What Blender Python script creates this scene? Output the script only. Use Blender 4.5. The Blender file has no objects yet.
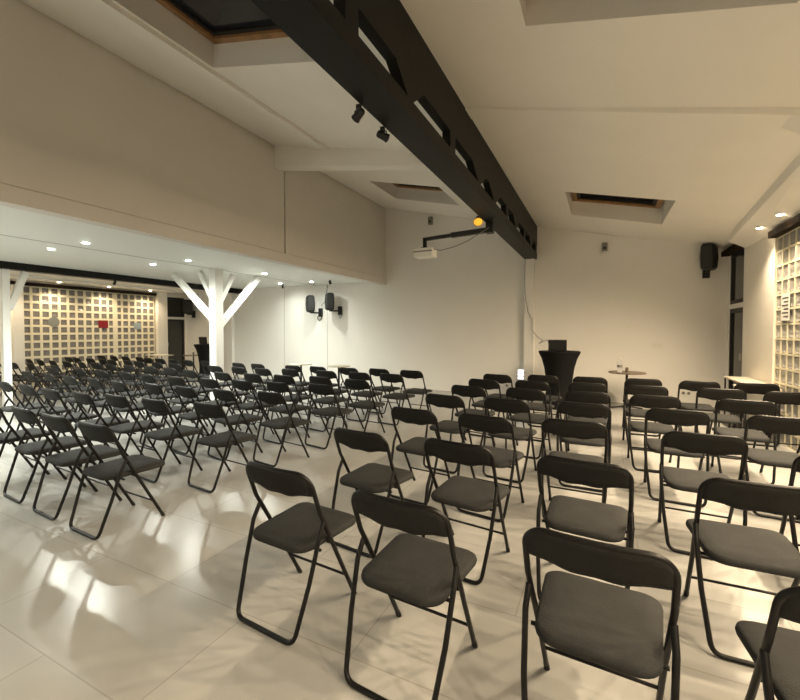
import bpy, bmesh, math, random
from mathutils import Vector, Matrix
random.seed(7)
PI = math.pi
C = bpy.context.scene.collection
S = bpy.context.scene

# ------------------------------------------------------------------ camera, world, exposure
cam_d = bpy.data.cameras.new('camera'); cam = bpy.data.objects.new('camera', cam_d); C.objects.link(cam)
cam.location = (0, 0, 1.47)
cam.rotation_euler = (math.radians(90 - 1.48), 0, math.radians(26.1))
cam_d.sensor_fit = 'HORIZONTAL'; cam_d.sensor_width = 36.0
cam_d.lens = 410.0 / 800.0 * 36.0
cam_d.shift_y = -0.010
cam_d.clip_start = 0.02; cam_d.clip_end = 200
S.camera = cam
S.view_settings.view_transform = 'Standard'; S.view_settings.look = 'None'
S.view_settings.gamma = 1.0; S.view_settings.use_curve_mapping = False
S.view_settings.exposure = 1.62
w = bpy.data.worlds.new('night'); S.world = w; w.use_nodes = True
w.node_tree.nodes['Background'].inputs[0].default_value = (0.012, 0.014, 0.025, 1)
w.node_tree.nodes['Background'].inputs[1].default_value = 1.0

WARM = (1.0, 0.79, 0.53); COOL = (0.97, 1.0, 0.90); SOFTW = (1.0, 0.80, 0.56)
P_COOL, P_WARM = 84, 105
P_LEFTW = 30

# ------------------------------------------------------------------ materials
def mat(name, col, rough=0.6, metal=0.0, bump=0.0, bscale=40, var=0.0, vscale=2.0, emit=None, es=0, trans=0, ior=1.45, spec=None):
    m = bpy.data.materials.new(name); m.use_nodes = True
    nt = m.node_tree; b = nt.nodes['Principled BSDF']
    b.inputs['Base Color'].default_value = (*col, 1); b.inputs['Roughness'].default_value = rough
    b.inputs['Metallic'].default_value = metal; b.inputs['IOR'].default_value = ior
    if trans: b.inputs['Transmission Weight'].default_value = trans
    if spec is not None: b.inputs['Specular IOR Level'].default_value = spec
    tc = nt.nodes.new('ShaderNodeTexCoord')
    if var:
        n = nt.nodes.new('ShaderNodeTexNoise'); n.inputs['Scale'].default_value = vscale; n.inputs['Detail'].default_value = 4
        r = nt.nodes.new('ShaderNodeValToRGB')
        r.color_ramp.elements[0].position = 0.3; r.color_ramp.elements[1].position = 0.7
        r.color_ramp.elements[0].color = (*[c * (1 - var) for c in col], 1)
        r.color_ramp.elements[1].color = (*[min(1, c * (1 + var)) for c in col], 1)
        nt.links.new(tc.outputs['Object'], n.inputs['Vector']); nt.links.new(n.outputs['Fac'], r.inputs[0])
        nt.links.new(r.outputs[0], b.inputs['Base Color'])
    if bump:
        n2 = nt.nodes.new('ShaderNodeTexNoise'); n2.inputs['Scale'].default_value = bscale; n2.inputs['Detail'].default_value = 3
        bp = nt.nodes.new('ShaderNodeBump'); bp.inputs['Strength'].default_value = bump; bp.inputs['Distance'].default_value = 0.01
        nt.links.new(tc.outputs['Object'], n2.inputs['Vector']); nt.links.new(n2.outputs['Fac'], bp.inputs['Height'])
        nt.links.new(bp.outputs[0], b.inputs['Normal'])
    if emit:
        b.inputs['Emission Color'].default_value = (*emit, 1); b.inputs['Emission Strength'].default_value = es
    return m

M_wall = mat('wall_paint', (0.84, 0.82, 0.775), 0.7, bump=0.06, bscale=25, var=0.015, vscale=1.2)
M_ceil = mat('ceiling_paint', (0.84, 0.81, 0.75), 0.75, bump=0.04, bscale=12, var=0.015)
M_fceil = mat('lowered_ceiling_paint', (0.78, 0.79, 0.75), 0.55, bump=0.03, bscale=10)
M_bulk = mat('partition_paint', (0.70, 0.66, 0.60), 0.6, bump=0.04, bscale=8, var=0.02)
M_white = mat('white_paint', (0.82, 0.82, 0.79), 0.45, bump=0.05, bscale=30)
M_truss = mat('truss_paint', (0.008, 0.0077, 0.0067), 0.5, bump=0.1, bscale=20, var=0.2, vscale=3, spec=0.25)
M_black = mat('black_plastic', (0.012, 0.012, 0.012), 0.5, bump=0.05, bscale=80)
M_grille = mat('speaker_grille', (0.03, 0.032, 0.032), 0.6, bump=0.5, bscale=400)
M_frame = mat('chair_tube', (0.0045, 0.0042, 0.004), 0.45, bump=0.03, bscale=120, spec=0.35)
M_seat = mat('chair_fabric', (0.0225, 0.0229, 0.0222), 0.8, bump=0.25, bscale=160, var=0.18, vscale=7, spec=0.3)
M_seat_shaded = mat('chair_fabric_shaded', (0.0150, 0.0146, 0.0133), 0.8, bump=0.2, bscale=160, var=0.12, vscale=9, spec=0.3)  # seat fabric again, shade of the upright back put into its colour
M_rubber = mat('rubber', (0.01, 0.01, 0.01), 0.8, bump=0.05)
M_cloth = mat('black_stretch_cloth', (0.006, 0.006, 0.006), 0.8, bump=0.15, bscale=60, spec=0.2)
M_wood = mat('window_wood', (0.30, 0.16, 0.065), 0.5, bump=0.1, bscale=30, var=0.25, vscale=8)
M_tabletop = mat('pale_laminate', (0.62, 0.56, 0.45), 0.4, bump=0.02, var=0.04, vscale=6)
M_glass = mat('night_glass', (0.02, 0.022, 0.03), 0.05, bump=0.01)
M_doorglass = mat('door_glass', (0.05, 0.05, 0.045), 0.08, bump=0.02, bscale=5)
M_steel = mat('steel', (0.35, 0.33, 0.3), 0.3, metal=1.0, bump=0.02)
M_greytable = mat('dark_wood_top', (0.16, 0.12, 0.08), 0.4, bump=0.05, var=0.15)
M_clear = mat('clear_plastic', (0.9, 0.92, 0.95), 0.05, trans=0.9, ior=1.33, bump=0.02)
M_plate = mat('white_plate', (0.80, 0.78, 0.72), 0.35, bump=0.01)
M_grey = mat('grey_plastic', (0.22, 0.21, 0.19), 0.5, bump=0.03)
M_red = mat('red_card', (0.22, 0.006, 0.012), 0.5, bump=0.02)
M_greycard = mat('grey_card', (0.22, 0.23, 0.21), 0.5, bump=0.02)
M_blue = mat('blue_card', (0.30, 0.36, 0.38), 0.5, bump=0.02)
M_paper = mat('paper', (0.80, 0.78, 0.73), 0.7, bump=0.02)
M_ink = mat('ink', (0.05, 0.05, 0.05), 0.7, bump=0.02)
M_mortar = mat('block_joint', (0.80, 0.74, 0.56), 0.5, bump=0.1, bscale=60)
M_line = mat('joint_shadow_gap', (0.30, 0.29, 0.27), 0.8, bump=0.02)
M_pil = mat('door_pillar_paint', (0.87, 0.83, 0.75), 0.6, bump=0.05, bscale=20)
M_Ecool = mat('cool_lamp', (1, 1, 1), emit=COOL, es=30, bump=0.01)
M_Ewarm = mat('warm_lamp', (1, 1, 1), emit=(1, 0.78, 0.5), es=25, bump=0.01)
M_Eamber = mat('amber_lamp', (1, .6, .1), emit=(1.0, 0.36, 0.02), es=0.33, bump=0.3, bscale=60)
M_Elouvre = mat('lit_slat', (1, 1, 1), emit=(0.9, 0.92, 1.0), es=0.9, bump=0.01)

def block_mat(name='glass_block', col=(0.36, 0.33, 0.30), tr=.45):
    m = bpy.data.materials.new(name); m.use_nodes = True
    nt = m.node_tree; b = nt.nodes['Principled BSDF']
    tc = nt.nodes.new('ShaderNodeTexCoord')
    n = nt.nodes.new('ShaderNodeTexNoise'); n.inputs['Scale'].default_value = 9; n.inputs['Detail'].default_value = 2
    bp = nt.nodes.new('ShaderNodeBump'); bp.inputs['Strength'].default_value = 0.9; bp.inputs['Distance'].default_value = 0.03
    nt.links.new(tc.outputs['Object'], n.inputs['Vector']); nt.links.new(n.outputs['Fac'], bp.inputs['Height'])
    nt.links.new(bp.outputs[0], b.inputs['Normal'])
    b.inputs['Base Color'].default_value = (*col, 1)
    b.inputs['Roughness'].default_value = 0.12; b.inputs['Transmission Weight'].default_value = tr
    b.inputs['IOR'].default_value = 1.5
    return m
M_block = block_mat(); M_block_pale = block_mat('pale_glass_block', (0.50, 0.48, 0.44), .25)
M_rail = mat('curtain_rail_paint', (0.02, 0.013, 0.008), 0.8, bump=.05, spec=.1)

def floor_mat():
    m = bpy.data.materials.new('floor_panels'); m.use_nodes = True
    nt = m.node_tree; b = nt.nodes['Principled BSDF']
    tc = nt.nodes.new('ShaderNodeTexCoord')
    mp = nt.nodes.new('ShaderNodeMapping'); mp.inputs['Location'].default_value = (0.38, -0.33, 0)
    nt.links.new(tc.outputs['Object'], mp.inputs[0])
    br = nt.nodes.new('ShaderNodeTexBrick')
    br.inputs['Scale'].default_value = 1.0; br.inputs['Brick Width'].default_value = 1.25; br.inputs['Row Height'].default_value = 0.6
    br.inputs['Mortar Size'].default_value = 0.0035; br.inputs['Mortar Smooth'].default_value = 0.2
    br.inputs['Color1'].default_value = (0.39, 0.385, 0.365, 1); br.inputs['Color2'].default_value = (0.365, 0.36, 0.34, 1)
    br.inputs['Mortar'].default_value = (0.30, 0.285, 0.26, 1)
    nt.links.new(mp.outputs[0], br.inputs['Vector'])
    n = nt.nodes.new('ShaderNodeTexNoise'); n.inputs['Scale'].default_value = 1.5; n.inputs['Detail'].default_value = 2
    nt.links.new(tc.outputs['Object'], n.inputs['Vector'])
    b.inputs['Specular IOR Level'].default_value = 0.36
    r = nt.nodes.new('ShaderNodeMapRange'); r.inputs['To Min'].default_value = 0.92; r.inputs['To Max'].default_value = 1.04
    nt.links.new(n.outputs['Fac'], r.inputs[0])
    mx = nt.nodes.new('ShaderNodeMixRGB'); mx.blend_type = 'MULTIPLY'; mx.inputs[0].default_value = 1
    nt.links.new(br.outputs['Color'], mx.inputs[1]); nt.links.new(r.outputs[0], mx.inputs[2])
    nt.links.new(mx.outputs[0], b.inputs['Base Color'])
    b.inputs['Roughness'].default_value = 0.24
    return m
M_floor = floor_mat()

# ------------------------------------------------------------------ mesh helpers
class MB:
    def __init__(s): s.v = []; s.f = []; s.sm = []
    def add(s, vs, fs, smooth=False):
        o = len(s.v); s.v += [tuple(p) for p in vs]
        s.f += [tuple(i + o for i in f) for f in fs]; s.sm += [smooth] * len(fs); return s
    def box(s, x0, x1, y0, y1, z0, z1):
        return s.add([(x0,y0,z0),(x1,y0,z0),(x1,y1,z0),(x0,y1,z0),(x0,y0,z1),(x1,y0,z1),(x1,y1,z1),(x0,y1,z1)],
                     [(0,3,2,1),(4,5,6,7),(0,1,5,4),(1,2,6,5),(2,3,7,6),(3,0,4,7)])
    def hexa(s, b, t):      # 4 bottom, 4 top points
        return s.add(list(b) + list(t), [(0,3,2,1),(4,5,6,7),(0,1,5,4),(1,2,6,5),(2,3,7,6),(3,0,4,7)])
    def bar(s, a, b, w, h, up=(0,0,1)):
        a = Vector(a); b = Vector(b); d = (b - a).normalized(); u = Vector(up)
        sd = d.cross(u)
        if sd.length < 1e-4: sd = d.cross(Vector((0,1,0)))
        sd.normalize(); uu = sd.cross(d).normalized()
        q = [(-w/2,-h/2),(w/2,-h/2),(w/2,h/2),(-w/2,h/2)]
        return s.hexa([a + sd*x + uu*y for x, y in q], [b + sd*x + uu*y for x, y in q])
    def tube(s, pts, r, n=8, closed=False, cap=True):
        pts = [Vector(p) for p in pts]; N = len(pts); rings = []
        prev = None
        for i, p in enumerate(pts):
            if closed: t = pts[(i+1) % N] - pts[i-1]
            else: t = pts[min(i+1, N-1)] - pts[max(i-1, 0)]
            t.normalize()
            if prev is None:
                a = Vector((0,0,1)) if abs(t.z) < 0.9 else Vector((0,1,0))
                nrm = t.cross(a).normalized()
            else:
                nrm = (prev - t * prev.dot(t)).normalized()
            prev = nrm; bn = t.cross(nrm)
            rr = r[i] if isinstance(r, (list, tuple)) else r
            rings.append([p + nrm*math.cos(2*PI*k/n)*rr + bn*math.sin(2*PI*k/n)*rr for k in range(n)])
        vs = [q for ring in rings for q in ring]; fs = []
        M = N if closed else N - 1
        for i in range(M):
            j = (i+1) % N
            for k in range(n):
                k2 = (k+1) % n
                fs.append((i*n+k, i*n+k2, j*n+k2, j*n+k))
        s.add(vs, fs, True)
        if cap and not closed:
            s.add(rings[0], [tuple(range(n))[::-1]]); s.add(rings[-1], [tuple(range(n))])
        return s
    def lathe(s, prof, n=24, c=(0,0,0), ax=None):
        vs = []; fs = []
        for r, z in prof:
            for k in range(n):
                a = 2*PI*k/n; p = Vector((r*math.cos(a), r*math.sin(a), z))
                if ax is not None: p = ax @ p
                vs.append(p + Vector(c))
        for i in range(len(prof)-1):
            for k in range(n):
                k2 = (k+1) % n; fs.append((i*n+k, i*n+k2, (i+1)*n+k2, (i+1)*n+k))
        s.add(vs, fs, True)
        m = len(prof)
        s.add(vs[:n], [tuple(range(n))[::-1]]); s.add(vs[(m-1)*n:], [tuple(range(n))])
        return s
    def build(s, name, m, parent=None, bevel=0, loc=None):
        me = bpy.data.meshes.new(name); me.from_pydata(s.v, [], s.f); me.materials.append(m)
        for p, k in zip(me.polygons, s.sm): p.use_smooth = k
        bm = bmesh.new(); bm.from_mesh(me); bmesh.ops.recalc_face_normals(bm, faces=bm.faces[:]); bm.to_mesh(me); bm.free()
        o = bpy.data.objects.new(name, me); C.objects.link(o)
        if parent: o.parent = parent
        if loc: o.location = loc
        if bevel:
            b = o.modifiers.new('bevel', 'BEVEL'); b.width = bevel; b.segments = 2; b.limit_method = 'ANGLE'
        return o

def fillet(pts, r, n=5, skip=()):
    pts = [Vector(p) for p in pts]; out = [pts[0]]
    for i in range(1, len(pts)-1):
        a, b, c = pts[i-1], pts[i], pts[i+1]
        rr = r[i] if isinstance(r, dict) and i in r else (0.02 if isinstance(r, dict) else r)
        u = (a-b).normalized(); v = (c-b).normalized(); ang = u.angle(v)
        d = min(rr / math.tan(ang/2), (a-b).length*0.49, (c-b).length*0.49)
        p0 = b + u*d; p1 = b + v*d
        for k in range(n+1):
            t = k/n; out.append(p0*(1-t)**2 + b*2*t*(1-t) + p1*t*t)
    out.append(pts[-1]); return out

def tag(o, label=None, cat=None, group=None, kind=None):
    if label: o['label'] = label
    if cat: o['category'] = cat
    if group: o['group'] = group
    if kind: o['kind'] = kind
    return o
def empty(name, loc=(0,0,0), rz=0.0):
    o = bpy.data.objects.new(name, None); C.objects.link(o); o.location = loc; o.rotation_euler = (0,0,rz); o.empty_display_size = 0.1
    return o
def struct(name, mb, m, label=None, cat=None, bevel=0):
    return tag(mb.build(name, m, bevel=bevel), label, cat, kind='structure')
def copy_tree(o, parent=None):
    c = o.copy(); C.objects.link(c); c.parent = parent
    for ch in list(o.children): copy_tree(ch, c)
    return c
def spot(parent, loc, power, col, ang=150, blend=0.6, size=0.04, rot=(0,0,0)):
    l = bpy.data.lights.new('lamp_light', 'SPOT'); l.energy = power; l.color = col; l.spot_size = math.radians(ang)
    l.spot_blend = blend; l.shadow_soft_size = size
    o = bpy.data.objects.new('lamp_light', l); C.objects.link(o); o.parent = parent; o.location = loc; o.rotation_euler = rot
    return o

# ------------------------------------------------------------------ room dimensions
XR, XL, YB, YF = 2.14, -13.0, 9.6, -3.6
XBK, XBM = -5.12, -10.3          # hanging partition / far dark beam
ZF = 2.80                         # lowered ceiling
def zc(x): return 3.5 - 0.235 * x
T = 0.2

struct('floor', MB().box(XL-T, XR+T, YF-T, YB+T, -0.15, 0), M_floor, 'pale glossy floor laid in wide panels', 'floor')
struct('wall_back', MB().box(XL-T, XR+T, YB, YB+T, 0, 5.4), M_wall, 'long white back wall behind the lectern and speakers', 'wall')
struct('wall_front', MB().box(XL-T, XR+T, YF-T, YF, 0, 5.4), M_wall, 'plain white wall behind the viewer', 'wall')

# side walls: solid above and below the glass block windows, door openings at the back corner
def side_wall(name, x0, x1, wins, door, ztop, label):
    mb = MB()
    ys = YF
    for (a, b, z1) in wins + [door]:
        mb.box(x0, x1, ys, a, 0, ztop)
        mb.box(x0, x1, a, b, z1, ztop)
        ys = b
    mb.box(x0, x1, ys, YB+0.02, 0, ztop)
    return struct(name, mb, M_pil, label, 'wall')
side_wall('wall_right', XR, XR+T, [(YF+0.4, 0.35, 2.66), (0.9, 7.3, 2.74)], (8.66, 9.52, 2.9), 3.6, 'cream right wall with glass block window and door')
side_wall('wall_left', XL-T, XL, [(YF+0.4, 4.85, 2.62), (5.05, 8.45, 2.62)], (8.85, 9.52, 2.62), 3.6, 'cream far left wall with glass block windows')

def glass_wall(name, x, sgn, y0, y1, z1, label, pitch=0.2, seam=None, jw=0.06, bm_=None):
    root = empty(name, (x, (y0+y1)/2, 0)); tag(root, label, 'window', kind='structure')
    xa, xb = (x, x+0.09*sgn)
    lo, hi = min(xa, xb), max(xa, xb)
    ny = round((y1-y0)/pitch); nz = round(z1/pitch); py = (y1-y0)/ny; pz = z1/nz
    g = MB(); off = Vector((-x, -(y0+y1)/2, 0))
    for i in range(ny+1):
        ww = jw*2.2 if (seam is not None and i == seam) else jw
        yy = y0+i*py; g.box(lo-x, hi-x, yy-ww/2+off.y, yy+ww/2+off.y, 0, z1)
    for j in range(nz+1):
        zz = j*pz; g.box(lo+0.002-x, hi-0.002-x, y0+off.y, y1+off.y, max(0, zz-jw/2), min(z1, zz+jw/2))
    g.build('mortar_grid', M_mortar, root)
    b = MB()
    for i in range(ny):
        for j in range(nz):
            cy = y0+(i+.5)*py+off.y; cz = (j+.5)*pz
            hy, hz = py/2-jw/2, pz/2-jw/2
            # pillowed block: outer rim, inner raised face, both sides
            vs = []
            for (k, xx) in ((1.0, 0.018), (0.82, 0.006), (0.55, 0.012)):
                for (a, c) in ((-1,-1),(1,-1),(1,1),(-1,1)): vs.append((sgn*xx, cy+a*hy*k, cz+c*hz*k))
            for (a, c) in ((-1,-1),(1,-1),(1,1),(-1,1)): vs.append((sgn*0.075, cy+a*hy, cz+c*hz))
            fs = []
            for r_ in (0, 4):
                for q in range(4):
                    q2 = (q+1) % 4; fs.append((r_+q, r_+q2, r_+4+q2, r_+4+q))
            fs.append((8, 9, 10, 11)); fs.append((12, 15, 14, 13))
            for q in range(4):
                q2 = (q+1) % 4; fs.append((q, 12+q, 12+q2, q2))
            b.add(vs, fs)
    b.build('glass_blocks', bm_ or M_block, root)
    return root
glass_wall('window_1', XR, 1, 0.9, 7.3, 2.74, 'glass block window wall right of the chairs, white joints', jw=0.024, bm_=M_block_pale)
glass_wall('window_2', XL, -1, 5.05, 8.45, 2.62, 'far left glass block window wall with yellow lit joints', seam=11)
glass_wall('window_3', XL, -1, YF+0.4, 4.85, 2.62, 'glass block window cut by the left edge, behind the slim column')
# night outside
struct('ground_outside', MB().box(XR+T+0.05, XR+9, YF-1, YB+1, -0.2, -0.1).box(XL-9, XL-T-0.05, YF-1, YB+1, -0.2, -0.1), M_grey, 'dark paving outside the windows', 'ground')

# doors (dark framed glazed door with a transom pane)
def door(name, x, sgn, y0, y1, label, ztop=2.62):
    root = empty(name, (x, (y0+y1)/2, 0)); tag(root, label, 'door', kind='structure')
    h = (y1-y0)/2
    def fr(z0, z1, nm):
        m = MB(); t = 0.075
        m.box(0.02, 0.09, -h, -h+t, z0, z1); m.box(0.02, 0.09, h-t, h, z0, z1)
        m.box(0.02, 0.09, -h+t, h-t, z0, z0+t); m.box(0.02, 0.09, -h+t, h-t, z1-t, z1)
        if sgn < 0: m.v = [(-a, b, c) for a, b, c in m.v]
        return m.build(nm, M_black, root)
    def gl(z0, z1):
        m = MB().box(0.05, 0.06, -h+0.07, h-0.07, z0, z1)
        if sgn < 0: m.v = [(-a, b, c) for a, b, c in m.v]
        return m.build('glass_pane', M_doorglass, root)
    fr(0.0, 1.88, 'door_leaf'); gl(0.07, 1.81)
    fr(1.96, ztop, 'transom_frame'); gl(2.03, ztop-.07)
    m = MB().box(0.0, 0.12, -h, h, 1.88, 1.96)
    if sgn < 0: m.v = [(-a, b, c) for a, b, c in m.v]
    m.build('transom_bar', M_white, root)
    m = MB().box(-0.03, 0.02, -h+0.02, -h+0.05, 0.98, 1.1)
    if sgn < 0: m.v = [(-a, b, c) for a, b, c in m.v]
    m.build('door_handle', M_steel, root)
XD = 2.122
struct('trim_1', MB().box(XD, XR, 8.60, 8.66, 0, 2.95).box(XD, XR, 9.54, 9.6, 0, 2.95).box(XD, XR, 8.66, 9.54, 2.90, 2.95), M_white, 'cream frame around the right door', 'door frame')
door('door_1', XD, 1, 8.66, 9.54, 'dark framed glazed door with transom in the right back corner', 2.90)
struct('trim_2', MB().box(XD, XR, 7.3, 8.60, 0, 2.95), M_pil, 'broad cream pillar between right door and glass blocks', 'pillar')
door('door_2', XL, -1, 8.85, 9.52, 'dark framed glazed door with transom in the far left corner')
struct('trim_3', MB().box(XL, XL+0.14, 8.47, 8.80, 0, 2.75), M_pil, 'narrow cream pillar beside the far left door', 'pillar')
struct('trim_4', MB().box(XL, XL+0.10, 4.84, 5.06, 0, 2.75), M_pil, 'narrow cream pillar between far left glass block windows', 'pillar')

# ------------------------------------------------------------------ sloping ceiling with skylight shafts
holes = [(-0.52, 0.91, 6.85, 8.25), (-4.22, -2.72, 7.2, 8.42), (-3.94, -2.25, 1.85, 3.28), (-0.50, 0.95, 1.6, 3.03)]
def sloped_slab(x0, x1, y0, y1, th, holes, zf):
    xs = sorted({x0, x1} | {h[0] for h in holes} | {h[1] for h in holes})
    ys = sorted({y0, y1} | {h[2] for h in holes} | {h[3] for h in holes})
    m = MB()
    for i in range(len(xs)-1):
        for j in range(len(ys)-1):
            cx = (xs[i]+xs[i+1])/2; cy = (ys[j]+ys[j+1])/2
            if any(h[0] < cx < h[1] and h[2] < cy < h[3] for h in holes): continue
            a, b, c, d = xs[i], xs[i+1], ys[j], ys[j+1]
            m.hexa([(a,c,zf(a)),(b,c,zf(b)),(b,d,zf(b)),(a,d,zf(a))], [(a,c,zf(a)+th),(b,c,zf(b)+th),(b,d,zf(b)+th),(a,d,zf(a)+th)])
    return m
struct('ceiling', sloped_slab(XBK-0.3, XR+T, YF-T, YB+T, 0.42, holes, zc), M_ceil, 'sloping cream ceiling with skylight shafts', 'ceiling')
sk_lab = ['skylight with wooden frame above the lectern side, right of the truss', 'skylight far left of the truss, half hidden behind it',
          'large skylight with wooden frame at the top left', 'skylight shaft cut by the top right edge']
for n_, (hx0, hx1, hy0, hy1) in enumerate(holes):
    root = empty('window_%d' % (n_+4), ((hx0+hx1)/2, (hy0+hy1)/2, zc((hx0+hx1)/2)+0.28)); tag(root, sk_lab[n_], 'skylight', kind='structure')
    root.rotation_euler = (0, math.atan(0.235), 0)
    sx = (hx1-hx0)/2/math.cos(math.atan(.235))-0.03; sy = (hy1-hy0)/2; t = 0.08
    f = MB().box(-sx, sx, -sy, -sy+t, -0.02, 0.08).box(-sx, sx, sy-t, sy, -0.02, 0.08).box(-sx, -sx+t, -sy+t, sy-t, -0.02, 0.08).box(sx-t, sx, -sy+t, sy-t, -0.02, 0.08)
    f.build('window_frame', M_wood, root)
    t2 = t+0.05
    MB().box(-sx+t, sx-t, -sy+t, -sy+t2, 0.01, 0.06).box(-sx+t, sx-t, sy-t2, sy-t, 0.01, 0.06).box(-sx+t, -sx+t2, -sy+t2, sy-t2, 0.01, 0.06).box(sx-t2, sx-t, -sy+t2, sy-t2, 0.01, 0.06).build('sash', M_black, root)
    MB().box(-sx+t, sx-t, -sy+t, sy-t, 0.045, 0.055).build('pane', M_glass, root)
# flat soffits over the glass block walls
struct('ceiling_soffit_right', MB().hexa([(1.60,YF,3.04),(XR,YF,2.83),(XR,4.6,2.83),(1.62,4.6,3.04)], [(1.56,YF,3.2),(XR,YF,3.16),(XR,4.6,3.16),(1.58,4.6,3.2)]).hexa([(1.62,4.6,3.04),(XR,4.6,2.83),(XR,8.6,2.83),(1.90,8.6,2.97)], [(1.58,4.6,3.2),(XR,4.6,3.16),(XR,8.6,3.16),(1.88,8.6,3.16)]), M_ceil, 'low cream soffit with spotlights above right glass blocks', 'soffit')
# roof beams
struct('trim_5', MB().hexa([(XBK,5.50,3.49-.163*XBK),(-1.54,5.50,3.49+.163*1.54),(-1.54,5.72,3.49+.163*1.54),(XBK,5.72,3.49-.163*XBK)],
      [(XBK,5.50,zc(XBK)+.05),(-1.54,5.50,zc(-1.54)+.05),(-1.54,5.72,zc(-1.54)+.05),(XBK,5.72,zc(XBK)+.05)]), M_ceil, 'cream roof beam crossing left of the truss', 'beam')
def zr(x, d): return zc(x)-d
struct('trim_6', MB().hexa([(-1.3,4.2,zr(-1.3,.015)),(1.3,4.2,zr(1.3,.06)),(1.3,4.42,zr(1.3,.06)),(-1.3,4.42,zr(-1.3,.015))],
      [(-1.3,4.2,zc(-1.3)+.05),(1.3,4.2,zc(1.3)+.05),(1.3,4.42,zc(1.3)+.05),(-1.3,4.42,zc(-1.3)+.05)])
      .hexa([(1.3,4.2,zr(1.3,.06)),(1.66,4.2,2.90),(1.66,4.42,2.90),(1.3,4.42,zr(1.3,.06))],
      [(1.3,4.2,zc(1.3)+.05),(1.66,4.2,zc(1.66)+.05),(1.66,4.42,zc(1.66)+.05),(1.3,4.42,zc(1.3)+.05)]), M_ceil, 'shallow cream roof beam right of the truss', 'beam')
# dropped strip beside the hanging partition
struct('trim_7', MB().hexa([(XBK,YF,zc(XBK)-.0),(-3.985,YF,zc(-3.985)-.05),(-3.985,5.5,zc(-3.985)-.05),(XBK,5.5,zc(XBK)-.0)],
      [(XBK,YF,zc(XBK)+.05),(-3.985,YF,zc(-3.985)+.05),(-3.985,5.5,zc(-3.985)+.05),(XBK,5.5,zc(XBK)+.05)]), M_ceil, 'cream ceiling strip along the hanging partition', 'ceiling strip')

# ------------------------------------------------------------------ hanging partition above the opening
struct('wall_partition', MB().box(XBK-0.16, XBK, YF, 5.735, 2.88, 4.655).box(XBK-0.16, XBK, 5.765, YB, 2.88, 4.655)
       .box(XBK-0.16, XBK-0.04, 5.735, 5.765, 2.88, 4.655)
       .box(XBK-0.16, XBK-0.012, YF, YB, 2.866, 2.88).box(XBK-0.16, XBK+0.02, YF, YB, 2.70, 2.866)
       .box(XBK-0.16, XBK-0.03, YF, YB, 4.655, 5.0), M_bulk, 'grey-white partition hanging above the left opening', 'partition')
# lowered ceiling with a step along its middle, white
struct('ceiling_lowered', MB().box(-7.42, XBK-0.16, YF, YB, ZF, ZF+0.1).box(XBM, -7.42, YF, YB, ZF+0.02, ZF+0.12)
       .box(XBM-0.02, XBM, YF, YB, ZF+.02, 4.0), M_fceil, 'white lowered ceiling with recessed downlights on the left', 'ceiling')
struct('trim_13', MB().box(-7.43, -7.412, YF, YB, ZF-.004, ZF), M_line, 'thin shadow joint running along the lowered ceiling', 'joint')
struct('trim_8', MB().box(XBM-0.22, XBM, YF, YB, 2.68, 2.90), M_truss, 'dark beam along the far edge of the lowered ceiling', 'beam')
struct('ceiling_left', MB().hexa([(XBM-.2,YF,3.15),(XL+.7,YF,2.80),(XL+.7,YB,2.80),(XBM-.2,YB,3.15)], [(XBM-.2,YF,3.3),(XL+.7,YF,2.95),(XL+.7,YB,2.95),(XBM-.2,YB,3.3)])
       .box(XL, XL+.7, YF, YB, 2.75, 2.95).box(XBM-.22, XBM, YF, YB, 2.9, 3.3), M_ceil, 'cream sloping ceiling strip over the far left windows', 'ceiling')
struct('trim_9', MB().box(-10.95, -10.7, YB-0.10, YB, 0, 2.80), M_wall, 'pale pilaster on the back wall behind the column', 'pilaster')
struct('trim_10', MB().box(-8.595,-8.585, YB-.003, YB, 0, ZF).box(-7.015,-7.005, YB-.003, YB, 0, ZF), M_line, 'thin vertical joints in the left back wall panels', 'joint')
struct('trim_11', MB().box(-1.55, -1.34, YB-0.12, YB, 0, 3.08), M_wall, 'narrow white pilaster under the truss end', 'pilaster')
# faint step in the back wall paint, panel top
struct('trim_12', MB().box(-1.34, 1.95, YB-0.012, YB, 0, 2.86).box(XBK, -1.55, YB-0.012, YB, 0, 2.84), M_wall, 'slightly raised lower panel on the back wall', 'wall panel')

# curtain rails over glass blocks
tag(MB().box(XR-0.10, XR, 0.9, 7.3, 2.74, 2.828).build('curtain_rail', M_rail), 'dark rail along the top of the right glass blocks', 'rail')
tag(MB().box(XL, XL+0.12, 4.4, 8.45, 2.62, 2.70).build('curtain_rail', M_rail), 'dark rail along the top of the far left glass blocks', 'rail')
tag(MB().box(XD-0.12, XD-0.002, 8.75, 9.55, 2.86, 2.95).build('curtain_rail', M_rail), 'short dark rail above the right corner door', 'rail')

# ------------------------------------------------------------------ roof truss
XA, XB_ = -1.55, -1.30
tr = empty('roof_truss', (-1.42, 3, 3.08)); tag(tr, 'long black lattice truss running overhead to the back wall', 'truss')
def tl(m):
    m.v = [(a+1.42, b-3, c-3.08) for a, b, c in m.v]; return m
tl(MB().box(XA, XB_, YF, YB, 3.08, 3.21)).build('bottom_chord', M_truss, tr)
XT = -1.38
tl(MB().hexa([(XT,YF,3.37),(XB_,YF,3.37),(XB_,YB,3.37),(XT,YB,3.37)], [(XT,YF,zc(XT)-.002),(XB_,YF,zc(XB_)-.002),(XB_,YB,zc(XB_)-.002),(XT,YB,zc(XT)-.002)])).build('top_chord', M_truss, tr)
webs = [(-2.9,.15),(-1.95,.4),(-1.0,.15),(-.05,.35),(.9,.15),(2.03,.14),(2.84,.34),(3.81,.15),(4.78,.45),(5.56,.50),(6.35,.15),(7.1,.4),(7.95,.15),(8.75,.4),(9.45,.2)]
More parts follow.
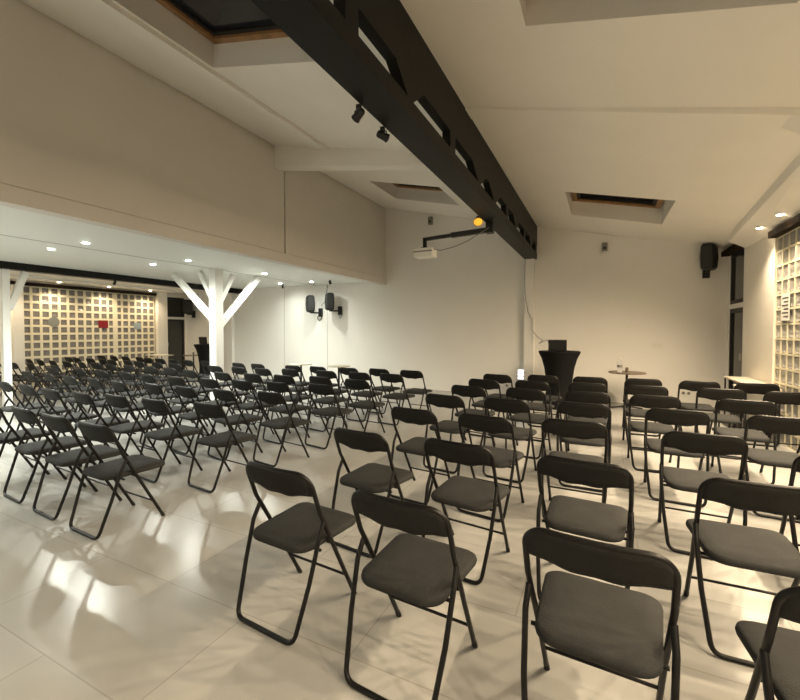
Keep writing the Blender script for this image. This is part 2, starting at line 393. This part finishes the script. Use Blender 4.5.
for (yy, ww) in webs:
    if ww < .3:
        tl(MB().box(XT, XB_, yy-ww/2, yy+ww/2, 3.21, 3.37)).build('web_post', M_truss, tr)
    else:
        tl(MB().hexa([(XT,yy-.05,3.21),(XB_,yy-.05,3.21),(XB_,yy+.05,3.21),(XT,yy+.05,3.21)],[(XT,yy-ww/2-.08,3.37),(XB_,yy-ww/2-.08,3.37),(XB_,yy+ww/2+.08,3.37),(XT,yy+ww/2+.08,3.37)])).build('gusset_plate', M_truss, tr)

# ------------------------------------------------------------------ white columns with braces
def column(name, x, y, wd, braces, label, ztop=ZF):
    root = empty(name, (x, y, 0)); tag(root, label, 'column')
    h = wd/2
    MB().box(-h, h, -h, h, 0, ztop).build('post', M_white, root, bevel=0.006)
    for (dx, dy, z0, z1, w_) in braces:
        l = math.hypot(dx, dy); ux, uy = dx/l, dy/l
        MB().bar((ux*h*.9, uy*h*.9, z0), (dx, dy, z1), w_, w_*1.1).build('brace', M_white, root, bevel=0.004)
    return root
column('braced_column', -7.42, 6.18, 0.20, [(-1.35, 0.0, 1.72, 2.76, .11), (0.0, 1.2, 1.60, 2.76, .11), (-.50, 0.0, 2.15, 2.78, .09), (0.0, .45, 2.1, 2.74, .09)],
       'white square column with four slanting braces among the left chairs')
column('braced_column', -10.42, 3.80, 0.12, [(0.0, 0.32, 1.9, 2.66, .10)], ztop=2.68, label='slim white column with one brace at the left edge')

# ------------------------------------------------------------------ downlights
def downlight(x, y, z, mE, power, col, label, group, r=0.045, ang=165, blend=1.0, tilt=0):
    root = empty('downlight', (x, y, z)); tag(root, label, 'ceiling light', group)
    MB().lathe([(r, -0.004), (r+0.014, -0.004), (r+0.016, 0.0)], 20).build('trim_ring', M_white, root)
    MB().lathe([(r*.95, -0.010), (r*.9, -0.006)], 16).build('lamp_lens', mE, root)
    spot(root, (0, 0, -0.03), power, col, ang, blend, 0.035, (0, tilt, 0))
    return root
rows_ = [(-1.8, None), (-0.05, None), (1.75, None), (3.5, 'nearest'), (5.2, 'second'), (7.15, 'third'), (8.84, 'farthest')]
for xi, (x, side) in enumerate(((-8.1, 'left'), (-6.95, 'right'))):
    for (y, nm) in rows_:
        yy_ = y + (0.05 if x < -8 else -0.02)
        downlight(x, yy_, ZF+(.02 if x < -7.42 else 0), M_Ecool, P_COOL*(.22 if y > 8 else .75 if y > 4.5 else 1), COOL,
                  ('%s visible downlight in the %s row of the lowered white ceiling' % (nm, side)) if nm else ('downlight outside the picture in the %s row, %s' % (side, {-1.8: 'behind the viewer', -0.05: 'beside the viewer', 1.75: 'just left of frame'}[y])),
                  'downlights in the lowered white ceiling')
wl = {7.3: 'farthest', 6.57: 'second', 5.87: 'third', 5.15: 'fourth'}
for i in range(14):
    y = 7.3 - 0.72*i
    downlight(1.95, y, 2.90, M_Ewarm, P_WARM*(1.0 if i < 3 else 1 if i < 6 else .55), WARM, 'warm recessed spotlight in the right soffit, %s from the back wall' % ['farthest','second','third','fourth','fifth','sixth','seventh','eighth','ninth','tenth','eleventh','twelfth','thirteenth','last'][i],
              'warm spotlights along the right soffit', r=0.035, ang=135, tilt=.55)
for i, y in enumerate((8.1, 6.9, 5.7, 4.5, 3.0, 1.5, 0.0)):
    downlight(-12.65, y, 2.75, M_Ewarm, P_LEFTW, WARM, 'warm spotlight above the far left windows, %s from the back wall' % ['nearest','second','third','fourth','fifth','sixth','seventh'][i],
              'warm spotlights above the far left windows', r=0.035, ang=130)

# ------------------------------------------------------------------ spotlights and flood lamp on the truss, projector
def stage_spot(loc, aim, label, k=.75):
    root = empty('stage_spotlight', loc); root.scale = (k, k, k); tag(root, label, 'spotlight')
    MB().box(-.02, .02, -.02, .02, -.05, 0).build('clamp', M_black, root)
    a = Vector(aim).normalized(); q = a.to_track_quat('Z', 'Y').to_matrix()
    c = Vector((0, 0, -.09))
    MB().lathe([(0.030, -.06), (0.038, -.05), (0.040, .03), (0.046, .06)], 16, c, q).build('lamp_head', M_black, root)
    MB().lathe([(0.040, .061), (0.030, .063)], 16, c, q).build('lens', M_doorglass, root)
    MB().tube([(-.045, 0, -.09), (-.045, 0, -.05), (0, 0, -.035), (.045, 0, -.05), (.045, 0, -.09)], .006, 6).build('bracket', M_black, root)
    return root
stage_spot((-1.585, 2.56, 3.10), (-.8, .3, -.4), 'small black spotlight on the truss edge, nearer of the pair')
stage_spot((-1.575, 2.90, 3.09), (.5, .8, -.2), 'small black spotlight on the truss edge, farther of the pair')
stage_spot((-6.30, 8.75, ZF), (.2, .5, -1), 'small black spotlight under the lowered ceiling above the right wall speaker')
stage_spot((-8.2, 9.1, ZF+.02), (-.4, .5, -1), 'small black spotlight under the lowered ceiling near its back corner')
stage_spot((-10.25, 5.72, 2.68), (-.8, .2, -.5), 'black spotlight under the dark beam before the glass blocks')

fl = empty('flood_lamp', (-1.56, 5.66, 3.08)); tag(fl, 'amber glowing flood lamp under the truss edge', 'lamp')
MB().box(-.02, .02, -.015, .015, -.03, 0.0).build('bracket', M_black, fl)
q = Vector((.2, -.5, -.6)).to_track_quat('Z', 'Y').to_matrix()
MB().lathe([(.02, -.05), (.045, -.02), (.065, .03), (.068, .035)], 20, (0, 0, -.06), q).build('reflector', M_black, fl)
MB().lathe([(.060, .036), (.052, .040)], 20, (0, 0, -.06), q).build('lamp_glass', M_Eamber, fl)

pj = empty('projector', (-2.54, 6.1, 2.70)); tag(pj, 'white ceiling projector hanging from a black arm off the truss', 'projector')
MB().box(-.16, .16, -.11, .11, -.05, .09).build('body', M_plate, pj, bevel=.015)
MB().lathe([(.035, 0), (.035, .03), (.028, .032)], 16, (.08, .11, .045), Matrix.Rotation(-PI/2, 3, 'X')).build('lens', M_doorglass, pj)
MB().box(-.161, .161, -.112, -.108, .025, .045).build('vent', M_grey, pj)
MB().box(-.05, .05, -.05, .05, .09, .11).build('mount_plate', M_black, pj)
def pl(m): m.v = [(a+1.04, b, c+.38) for a, b, c in m.v]; return m
pl(MB().bar((0, 0, -.10), (-.6, 0, -.12), .07, .07)).build('arm', M_black, pj)
pl(MB().bar((-.6, 0, -.12), (-1.07, 0, -.14), .05, .05)).build('arm_extension', M_black, pj)
pl(MB().box(-.05, .05, -.06, .06, -.15, -.002)).build('truss_clamp', M_black, pj)
pl(MB().box(-1.07, -1.02, -.025, .025, -.27, -.13)).build('drop_post', M_black, pj)
m = MB().tube([(-2.37, 6.02, 2.76), (-2.25, 6.0, 2.72), (-2.0, 6.0, 2.76), (-1.8, 6.0, 2.83), (-1.62, 6.02, 2.93), (-1.5, 6.04, 3.0)], .006, 6)
m.v = [(a+2.54, b-6.1, c-2.70) for a, b, c in m.v]; m.build('power_cable', M_grey, pj)

# ------------------------------------------------------------------ speakers on the back wall
def speaker(x, yaw, z, label, arm=-1, s=1.0):
    root = empty('wall_speaker', (x, YB, z)); tag(root, label, 'speaker', 'black loudspeakers on the back wall')
    # cabinet: waisted box, offset from wall
    prof = [(-.24, .085), (-.20, .125), (0, .14), (.20, .125), (.24, .085)]
    mb = MB(); R_ = Matrix.Rotation(yaw, 3, 'Z'); c = Vector((arm*.17, -.27, 0))
    ring = []
    for (zz, hw) in prof:
        for (a, b) in ((-1, .12), (-.75, -.13), (.75, -.13), (1, .12)):
            ring.append(c + R_ @ Vector((a*hw, b, zz)))
    fs = [(0, 1, 2, 3), (16, 19, 18, 17)]
    for i in range(4):
        for k in range(4): fs.append((i*4+k, i*4+(k+1) % 4, i*4+4+(k+1) % 4, i*4+4+k))
    mb.add(ring, fs); mb.build('cabinet', M_black, root, bevel=.02)
    g = MB(); vs = []
    for zz, hw in ((-.19, .065), (0, .08), (.19, .065)):
        for a in (-1, 1): vs.append(c + R_ @ Vector((a*hw, -.137, zz)))
        for a in (-1, 1): vs.append(c + R_ @ Vector((a*hw, -.118, zz)))
    g.add(vs, [(0,1,5,4),(4,5,9,8),(0,4,6,2),(4,8,10,6),(1,3,7,5),(5,7,11,9),(0,2,3,1),(8,9,11,10)])
    g.build('grille', M_grille, root)
    MB().box(-.055, .055, -.07, -.0, -.36, -.12).build('wall_bracket', M_black, root, bevel=.008)
    MB().bar((0, -.05, -.25), (c.x, c.y, -.25), .04, .04).bar((c.x, c.y, -.27), (c.x, c.y, -.2), .04, .04).build('bracket_arm', M_black, root)
    return root
speaker(-7.22, .75, 2.25, 'black wall speaker on the white panel, left of the pair', -1)
speaker(-6.55, .75, 2.29, 'black wall speaker on the white panel, right of the pair', -1)
speaker(1.78, -.35, 2.84, 'black wall speaker in the upper right back corner', -.1)
speaker(-12.6, -.2, 2.30, 'black wall speaker beside the far left door', .1)
tag(MB().tube([(-6.42-.13, YB-.02, 2.05), (-6.6, YB-.02, 1.93), (-6.56, YB-.02, 1.83), (-6.5, YB-.02, 1.9), (-6.53, YB-.02, 2.04)], .008, 6).build('cable_loop', M_black), 'short black cable loop under the right wall speaker of the pair', 'cable')
tag(MB().tube([(-7.27+.07*math.cos(a*PI/8), YB-.02, 1.86+.07*math.sin(a*PI/8)) for a in range(16)], .01, 6, closed=True).build('cable_loop', M_black), 'black coiled cable ring under the left wall speaker of the pair', 'cable')
tag(MB().tube([(-7.22, YB-.01, 2.2), (-7.1, YB-.01, 2.3), (-7.02, YB-.01, 2.62), (-6.98, YB-.01, 2.79)], .006, 6).build('speaker_cable', M_black), 'thin cable rising from the left wall speaker to the ceiling', 'cable')
# small fixtures on the back wall
def wallbox(name, x, z, w_, h_, d, m, label, cat):
    root = empty(name, (x, YB-.012, z)); tag(root, label, cat)
    MB().box(-w_/2, w_/2, -d, 0, -h_/2, h_/2).build('housing', m, root, bevel=.006)
    return root
a = wallbox('wall_sensor', -3.84, 4.22, .10, .19, .08, M_grey, 'small grey box high on the wall left of the truss', 'sensor'); MB().box(-.03, .03, -.084, -.08, -.05, .0).build('lens', M_doorglass, a)
a = wallbox('wall_sensor', .05, 3.22, .10, .17, .08, M_grey, 'small grey-brown box high on the wall right of the truss', 'sensor'); MB().box(-.03, .03, -.084, -.08, -.05, .0).build('lens', M_doorglass, a)
def plate(x, z, n, label, name='switch_plate'):
    root = empty(name, (x, YB-.012, z)); tag(root, label, 'socket' if 'socket' in name else 'switch')
    MB().box(-.045*n, .045*n, -.01, 0, -.045, .045).build('plate', M_plate, root, bevel=.003)
    for i in range(n):
        cx = (i-(n-1)/2)*.085
        if 'socket' in name: MB().lathe([(.028, 0), (.024, .003)], 14, (cx, -.01, 0), Matrix.Rotation(PI/2, 3, 'X')).build('outlet', M_grey, root)
        else: MB().box(cx-.025, cx+.025, -.016, -.01, -.03, .03).build('rocker', M_plate, root)
plate(1.01, 1.18, 2, 'white double switch plate on the wall right of the round table')
plate(1.50, .27, 2, 'low white double socket on the wall at the right', 'wall_socket')
plate(-1.94, .22, 1, 'low single socket on the wall left of the lectern', 'wall_socket')
lv = empty('wall_louvre', (-1.62, YB-.012, .50)); tag(lv, 'small lit white louvre low on the wall beside the lectern', 'vent')
MB().box(-.09, .09, -.02, 0, -.13, .13).build('housing', M_plate, lv)
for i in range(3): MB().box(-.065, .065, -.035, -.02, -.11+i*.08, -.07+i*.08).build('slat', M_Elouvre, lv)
tag(MB().tube([(-1.53, YB-.15, 3.07), (-1.54, YB-.15, 2.7), (-1.52, YB-.15, 2.2), (-1.46, YB-.15, 1.9), (-1.38, YB-.15, 1.75), (-1.37, YB-.16, 1.5), (-1.25, 9.4, 1.35), (-1.1, 9.1, 1.28), (-1.15, 8.9, 1.22), (-.98, 8.8, 1.30), (-.88, 8.6, 1.12)], .007, 6).build('wall_cable', M_grey), 'thin cable running down the wall from truss to lectern', 'cable')

# ------------------------------------------------------------------ cloth covered high tables with a screen
def lectern(x, y, label, slab):
    root = empty('high_table', (x, y, 0)); tag(root, label, 'table')
    prof = [(.30, 0.0), (.285, .03), (.23, .3), (.235, .5), (.27, .75), (.325, .95), (.375, 1.05), (.38, 1.07)]
    n = 32; vs = []; fs = []
    for (r, z) in prof:
        for k in range(n):
            a = 2*PI*k/n
            rr = r*(1 + .10*abs(math.cos(2*a+.6))*(1-z)**2*(1 if z < 1 else 0))
            vs.append((rr*math.cos(a), rr*math.sin(a), z))
    for i in range(len(prof)-1):
        for k in range(n): fs.append((i*n+k, i*n+(k+1) % n, (i+1)*n+(k+1) % n, (i+1)*n+k))
    MB().add(vs, fs, True).add(vs[:n], [tuple(range(n))[::-1]]).build('cover', M_cloth, root)
    MB().lathe([(.38, 1.065), (.382, 1.085), (.375, 1.09)], 32).build('table_top', M_cloth, root)
    sc = empty('laptop', (x-.02, y-.02, 1.09)); tag(sc, slab, 'laptop')
    MB().box(-.16, .16, -.10, .12, 0, .018).build('keyboard_base', M_black, sc, bevel=.003)
    MB().hexa([(-.165,-.13,.012),(.165,-.13,.012),(.165,-.115,.012),(-.165,-.115,.012)], [(-.165,-.15,.22),(.165,-.15,.22),(.165,-.137,.22),(-.165,-.137,.22)]).build('screen', M_black, sc)
    return root
lectern(-.72, 8.48, 'black cloth-covered high table in front of the back wall', 'black open laptop on the high table right of the truss')
lectern(-10.45, 8.4, 'black cloth-covered high table half hidden by the braced column', 'black laptop on the high table behind the braced column')

# bistro tables
def bistro(x, y, z, r, label, top=M_greytable, knob=True, cross=True):
    root = empty('bistro_table', (x, y, 0)); tag(root, label, 'table')
    MB().lathe([(r-.005, z-.022), (r, z-.016), (r, z-.004), (r-.005, z)], 32).build('table_top', top, root)
    MB().tube([(0,0,.03), (0,0,z-.02)], .022, 12).build('column', M_black, root)
    for k in range(4):
        a = PI/4*0 + k*PI/2 + .2
        MB().bar((0,0,.05), (.27*math.cos(a), .27*math.sin(a), .02), .035, .025).build('foot', M_black, root)
    if knob: MB().lathe([(.025, z-.0), (.028, z+.07), (.02, z+.09)], 12).build('top_knob', M_greytable, root)
    return root
bistro(.45, 8.85, .70, .32, 'round dark bistro table with water bottle near the back wall')
bistro(-6.1, 7.35, .74, .25, 'small pale bistro table behind left chairs, left of two by the speakers', M_tabletop, False)
bistro(-5.03, 7.29, .74, .25, 'small pale bistro table behind left chairs, right of two by the speakers', M_tabletop, False)
bistro(-11.95, 9.05, .70, .32, 'round dark bistro table far left by the glazed door')
bt = empty('water_bottle', (.33, 8.76, .702)); tag(bt, 'clear plastic water bottle on the round dark bistro table', 'bottle')
MB().lathe([(.042, 0), (.045, .02), (.045, .16), (.040, .19), (.016, .235), (.015, .25)], 20).build('bottle_body', M_clear, bt)
MB().lathe([(.0465, .09), (.0465, .135)], 20).build('label_band', M_grey, bt)
MB().lathe([(.018, .247), (.018, .268)], 14).build('cap', M_plate, bt)
def side_table(x0, x1, y0, y1, z, label, skip=False):
    root = empty('side_table', ((x0+x1)/2, (y0+y1)/2, 0)); tag(root, label, 'table')
    a, b = (x1-x0)/2, (y1-y0)/2
    MB().box(-a, a, -b, b, z-.025, z).build('table_top', M_tabletop, root, bevel=.004)
    for sx in (-1, 1):
        for sy in (-1, 1):
            if skip and sx < 0 and sy < 0: continue
            MB().tube([(sx*(a-.02), sy*(b-.02), 0), (sx*(a-.02), sy*(b-.02), z-.02)], .012, 8).build('leg', M_black, root)
side_table(1.80, 2.11, 7.40, 8.30, .745, 'pale rectangular table against the cream pillar, farther of two')
side_table(1.70, 2.12, 6.93, 7.33, .715, 'pale table by the right glass blocks with a chair tucked under', True)
side_table(-12.8, -12.0, 8.0, 8.4, .74, 'pale table under the far left glass blocks')

# notices on glass blocks
def card(name, x, y, z, w_, h_, m, label, sgn, lines=0, disc=False):
    root = empty(name, (x, y, z)); tag(root, label, 'sign')
    if disc: MB().lathe([(w_/2, 0), (w_/2, .004)], 24, (0, 0, 0), Matrix.Rotation(PI/2*(-sgn), 3, 'Y')).build('disc', m, root)
    else: MB().box(min(0, -sgn*.004), max(0, -sgn*.004), -w_/2, w_/2, -h_/2, h_/2).build('sheet', m, root)
    for i in range(lines):
        MB().box(min(-sgn*.004, -sgn*.0055), max(-sgn*.004, -sgn*.0055), -w_*.38, w_*.38*(1 if i % 2 == 0 else .5), h_*(.36-.14*i)-.008, h_*(.36-.14*i)+.008).build('text_line', M_ink, root)
card('wall_notice', XL+.002, 6.92, 1.68, .26, .22, M_red, 'red square card on the far left glass blocks', -1)
card('wall_notice', XL+.002, 5.72, 1.72, .26, .26, M_greycard, 'grey round disc on the far left glass blocks', -1, disc=True)
card('wall_notice', XL+.002, 7.9, 1.64, .22, .2, M_blue, 'pale blue card on the far left glass blocks', -1)
card('wall_notice', XR-.003, 6.95, 1.78, .26, .34, M_paper, 'paper notice with text lines on the right glass blocks', 1, lines=6)

# ------------------------------------------------------------------ folding chairs
def bow(x): return -0.022*max(0.0, 1-(x/.215)**2)
def chair_proto():
    root = empty('folding_chair')
    # main frame: front feet, up past the seat, bent at the rear leg joint, over the backrest
    def yz(z): return 0.385-(0.385-0.075)*z/0.585 if z < .585 else 0.075*(0.79-min(z,.79))/(0.79-0.585)-.002
    W = 0.226
    side = [(0.205, yz(.015), .015), (0.212, yz(.3), .3), (W, yz(.585), .585), (W, yz(.70), .70)]
    top = []
    for k in range(0, 9):
        a = k/8*PI/2; x = .149+.077*math.cos(a); z = .712+.077*math.sin(a)
        top.append((x, yz(z)+bow(x), z))
    for k in range(1, 6):
        x = .149*(1-k/5.); top.append((x, yz(.789)+bow(x), .789))
    sd = fillet(side[:4], {1: .02, 2: .12}, 4)
    R = sd[:-1] + [Vector(p) for p in top]
    Lh = [Vector((-p.x, p.y, p.z)) for p in R[::-1]][1:]
    MB().tube(R+Lh, .0115, 8).build('frame', M_frame, root)
    # rear leg loop
    j = (0.227, yz(.53)-.004, .53)
    half = [j, (0.231, .06, .455), (0.222, 0.0, .26), (0.195, -.08, .012)]
    pts = [Vector(p) for p in half] + [Vector((-p[0], p[1], p[2])) for p in half[::-1]]
    path = fillet(pts, {1: .10, 2: .2, 3: .055, 4: .055, 5: .2, 6: .10}, 6)
    MB().tube(path, .0115, 8).build('rear_leg', M_frame, root)
    # seat pad
    def outline(n=40):
        out = []
        y0, y1 = -.02, .425; rr, rf = .085, .06
        wr, wf = .198, .216
        def cr(cx, cy, r, a0):
            for k in range(7):
                a = a0+k/6*PI/2; out.append((cx+r*math.cos(a), cy+r*math.sin(a)))
        cr(wf-rf, y1-rf, rf, 0); cr(-wf+rf, y1-rf, rf, PI/2); cr(-wr+rr, y0+rr, rr, PI); cr(wr-rr, y0+rr, rr, 3*PI/2)
        return out
    ol = outline(); cx, cy = 0, .21; prof = [(.93, .394), (.985, .398), (1.0, .410), (.985, .424), (.93, .433), (.7, .439), (.35, .441)]
    vs = []; fs = []; n = len(ol)
    for (s_, z) in prof:
        for (x, y) in ol: vs.append((cx+(x-cx)*s_, cy+(y-cy)*s_, z))
    for i in range(len(prof)-1):
        for k in range(n): fs.append((i*n+k, i*n+(k+1) % n, (i+1)*n+(k+1) % n, (i+1)*n+k))
    fs.append(tuple(range(n))[::-1]); fs.append(tuple(range((len(prof)-1)*n, len(prof)*n)))
    MB().add(vs, fs, True).build('seat', M_seat, root)
    # backrest pad
    NU, NV = 24, 7
    def topz(x):
        x = abs(x)
        return .798 if x < .147 else .798-.080+math.sqrt(max(0, .080**2-(x-.147)**2))
    def botz(x): return .652+.026*(abs(x)/.225)**2+.004*math.cos(x/.225*3*PI)
    F = []; B = []
    for i in range(NU+1):
        u = -1+2*i/NU; u = math.sin(u*PI/2)*.6+u*.4; x = u*.225
        for j_ in range(NV+1):
            v = j_/NV; z = botz(x)*(1-v)+topz(x)*v
            e = min(1, min(v, 1-v)*5+.25, (1-abs(u))*8+.3)
            th = .017*e; y = yz(min(z, .79))+bow(x)
            F.append((x, y+th, z)); B.append((x, y-th, z))
    vs = F+B; o2 = len(F); m_ = NV+1; fs = []
    for i in range(NU):
        for j_ in range(NV):
            a = i*m_+j_; fs.append((a, a+1, a+m_+1, a+m_)); fs.append((o2+a, o2+a+m_, o2+a+m_+1, o2+a+1))
    for i in range(NU):
        a = i*m_; fs.append((a, a+m_, o2+a+m_, o2+a)); a += NV; fs.append((a, o2+a, o2+a+m_, a+m_))
    for j_ in range(NV):
        fs.append((j_, o2+j_, o2+j_+1, j_+1)); a = NU*m_+j_; fs.append((a, a+1, o2+a+1, o2+a))
    MB().add(vs, fs, True).build('backrest', M_seat_shaded, root)
    MB().tube([(-.208, yz(.15), .15), (.208, yz(.15), .15)], .007, 6).build('stretcher', M_frame, root)
    MB().tube([(-.216, .09, .387), (.216, .09, .387)], .008, 6).tube([(-.21, yz(.387), .385), (.21, yz(.387), .385)], .008, 6).build('seat_support', M_frame, root)
    for s_ in (-1, 1):
        MB().tube([(s_*.205, yz(0)+.0, .001), (s_*.2055, yz(.035), .035)], .013, 8).build('rubber_foot', M_rubber, root)
    return root

ordn = ['first','second','third','fourth','fifth','sixth','seventh','eighth','ninth','tenth','eleventh','twelfth','thirteenth','fourteenth','fifteenth','sixteenth','seventeenth']
# right of the aisle: columns from the aisle, rows counted from the camera (x, y, heading)
right = {
 1: {1: (-1.455,1.55,-4), 2: (-1.48,2.37,-7), 3: (-1.48,3.26,-7), 4: (-1.50,4.11,-9), 5: (-1.48,4.92,-9), 6: (-1.48,5.68,-9), 7: (-1.46,6.43,-9)},
 2: {1: (-.742,1.47,-4), 2: (-.79,2.39,-7), 3: (-.84,3.24,-8), 4: (-.85,4.13,-7), 5: (-.80,4.98,-8), 6: (-.84,5.79,-8), 7: (-.80,6.62,-7)},
 3: {1: (-.01,1.46,-3), 2: (-.08,2.34,-4), 3: (-.18,3.36,-1), 4: (-.14,4.22,0), 5: (-.13,5.03,1), 6: (-.15,5.89,1), 7: (-.14,6.66,-2)},
 4: {1: (.675,1.45,3), 2: (.66,2.34,2), 3: (.62,3.30,-1), 4: (.60,4.22,-1), 5: (.52,5.04,2), 6: (.52,5.91,4), 7: (.55,6.75,4)},
 5: {3: (1.22,3.02,-2), 4: (1.31,4.22,-2), 5: (1.29,5.09,-3), 6: (1.28,5.98,-3), 7: (1.21,6.76,2)},
 6: {6: (1.905,5.98,3), 7: (1.83,6.80,1)},
}
left = {
 1: [(-3.34,1.70),(-3.96,1.73),(-4.59,1.77),(-5.32,1.8)],
 2: [(-3.32,2.65),(-4.02,2.58),(-4.64,2.57),(-5.20,2.52),(-5.85,2.51),(-6.60,2.58),(-7.22,2.6)],
 3: [(-3.31,3.45),(-3.95,3.36),(-4.57,3.33),(-5.20,3.33),(-5.86,3.28),(-6.55,3.34),(-7.25,3.36),(-8.0,3.42),(-8.65,3.42),(-9.12,3.95)],
 4: [(-3.22,4.24),(-3.88,4.17),(-4.47,4.11),(-5.05,4.05),(-5.70,4.0),(-6.45,4.05),(-7.15,4.12),(-7.85,4.12),(-8.5,4.15),(-9.75,4.3),(-10.85,4.35),(-11.45,4.3),(-12.0,4.35),(-12.55,4.35)],
 5: [(-3.08,4.88),(-3.77,4.95),(-4.40,4.87),(-5.02,4.84),(-5.61,4.76),(-6.46,4.80),(-7.15,4.91),(-7.85,4.95),(-8.5,4.95),(-9.15,4.95),(-9.75,5.0),(-10.3,5.0),(-10.85,5.0),(-11.4,5.0),(-11.95,5.0),(-12.5,5.0)],
 6: [(-3.0,5.78),(-3.59,5.76),(-4.24,5.74),(-5.0,5.70),(-5.55,5.60),(-6.15,5.6),(-6.80,5.6),(-8.05,5.65),(-8.7,5.65),(-9.3,5.7),(-9.86,5.75),(-10.42,5.75),(-10.98,5.8),(-11.52,5.8),(-12.06,5.8),(-12.6,5.8)],
 7: [(-2.94,6.42),(-3.60,6.46),(-4.21,6.40),(-4.88,6.35),(-5.47,6.33),(-6.40,6.32),(-6.95,6.32),(-8.07,6.45),(-8.65,6.45),(-9.25,6.5),(-9.8,6.5),(-10.35,6.55),(-10.9,6.6),(-11.45,6.65),(-12.0,6.65),(-12.55,6.65)],
}
proto = chair_proto(); used = False
def place(x, y, deg, label, group):
    global used
    o = proto if not used else copy_tree(proto); used = True
    o.location = (x, y, 0); o.rotation_euler = (0, 0, math.radians(deg)); tag(o, label, 'chair', group)
rowname = ['', 'nearest', 'second', 'third', 'fourth', 'fifth', 'sixth', 'farthest']
for col, d in right.items():
    for row, (x, y, a) in d.items():
        lab = 'dark folding chair right of the aisle, %s row from camera, %s seat from the aisle' % (rowname[row], ordn[col-1])
        place(x, y, a, lab, 'folding chairs right of the aisle')
for row, lst in left.items():
    for i, (x, y) in enumerate(lst):
        far = x < -7.3
        a = (-2-i) if row == 1 else (-9+random.uniform(-2.5, 2.5)) if row > 2 else -5+random.uniform(-2, 2)
        if far: x += random.uniform(-.03, .03); y += random.uniform(-.04, .04)
        place(x, y, a, 'dark folding chair left of the aisle, %s row from camera, %s seat from the aisle' % (rowname[row], ordn[i]), 'folding chairs left of the aisle')
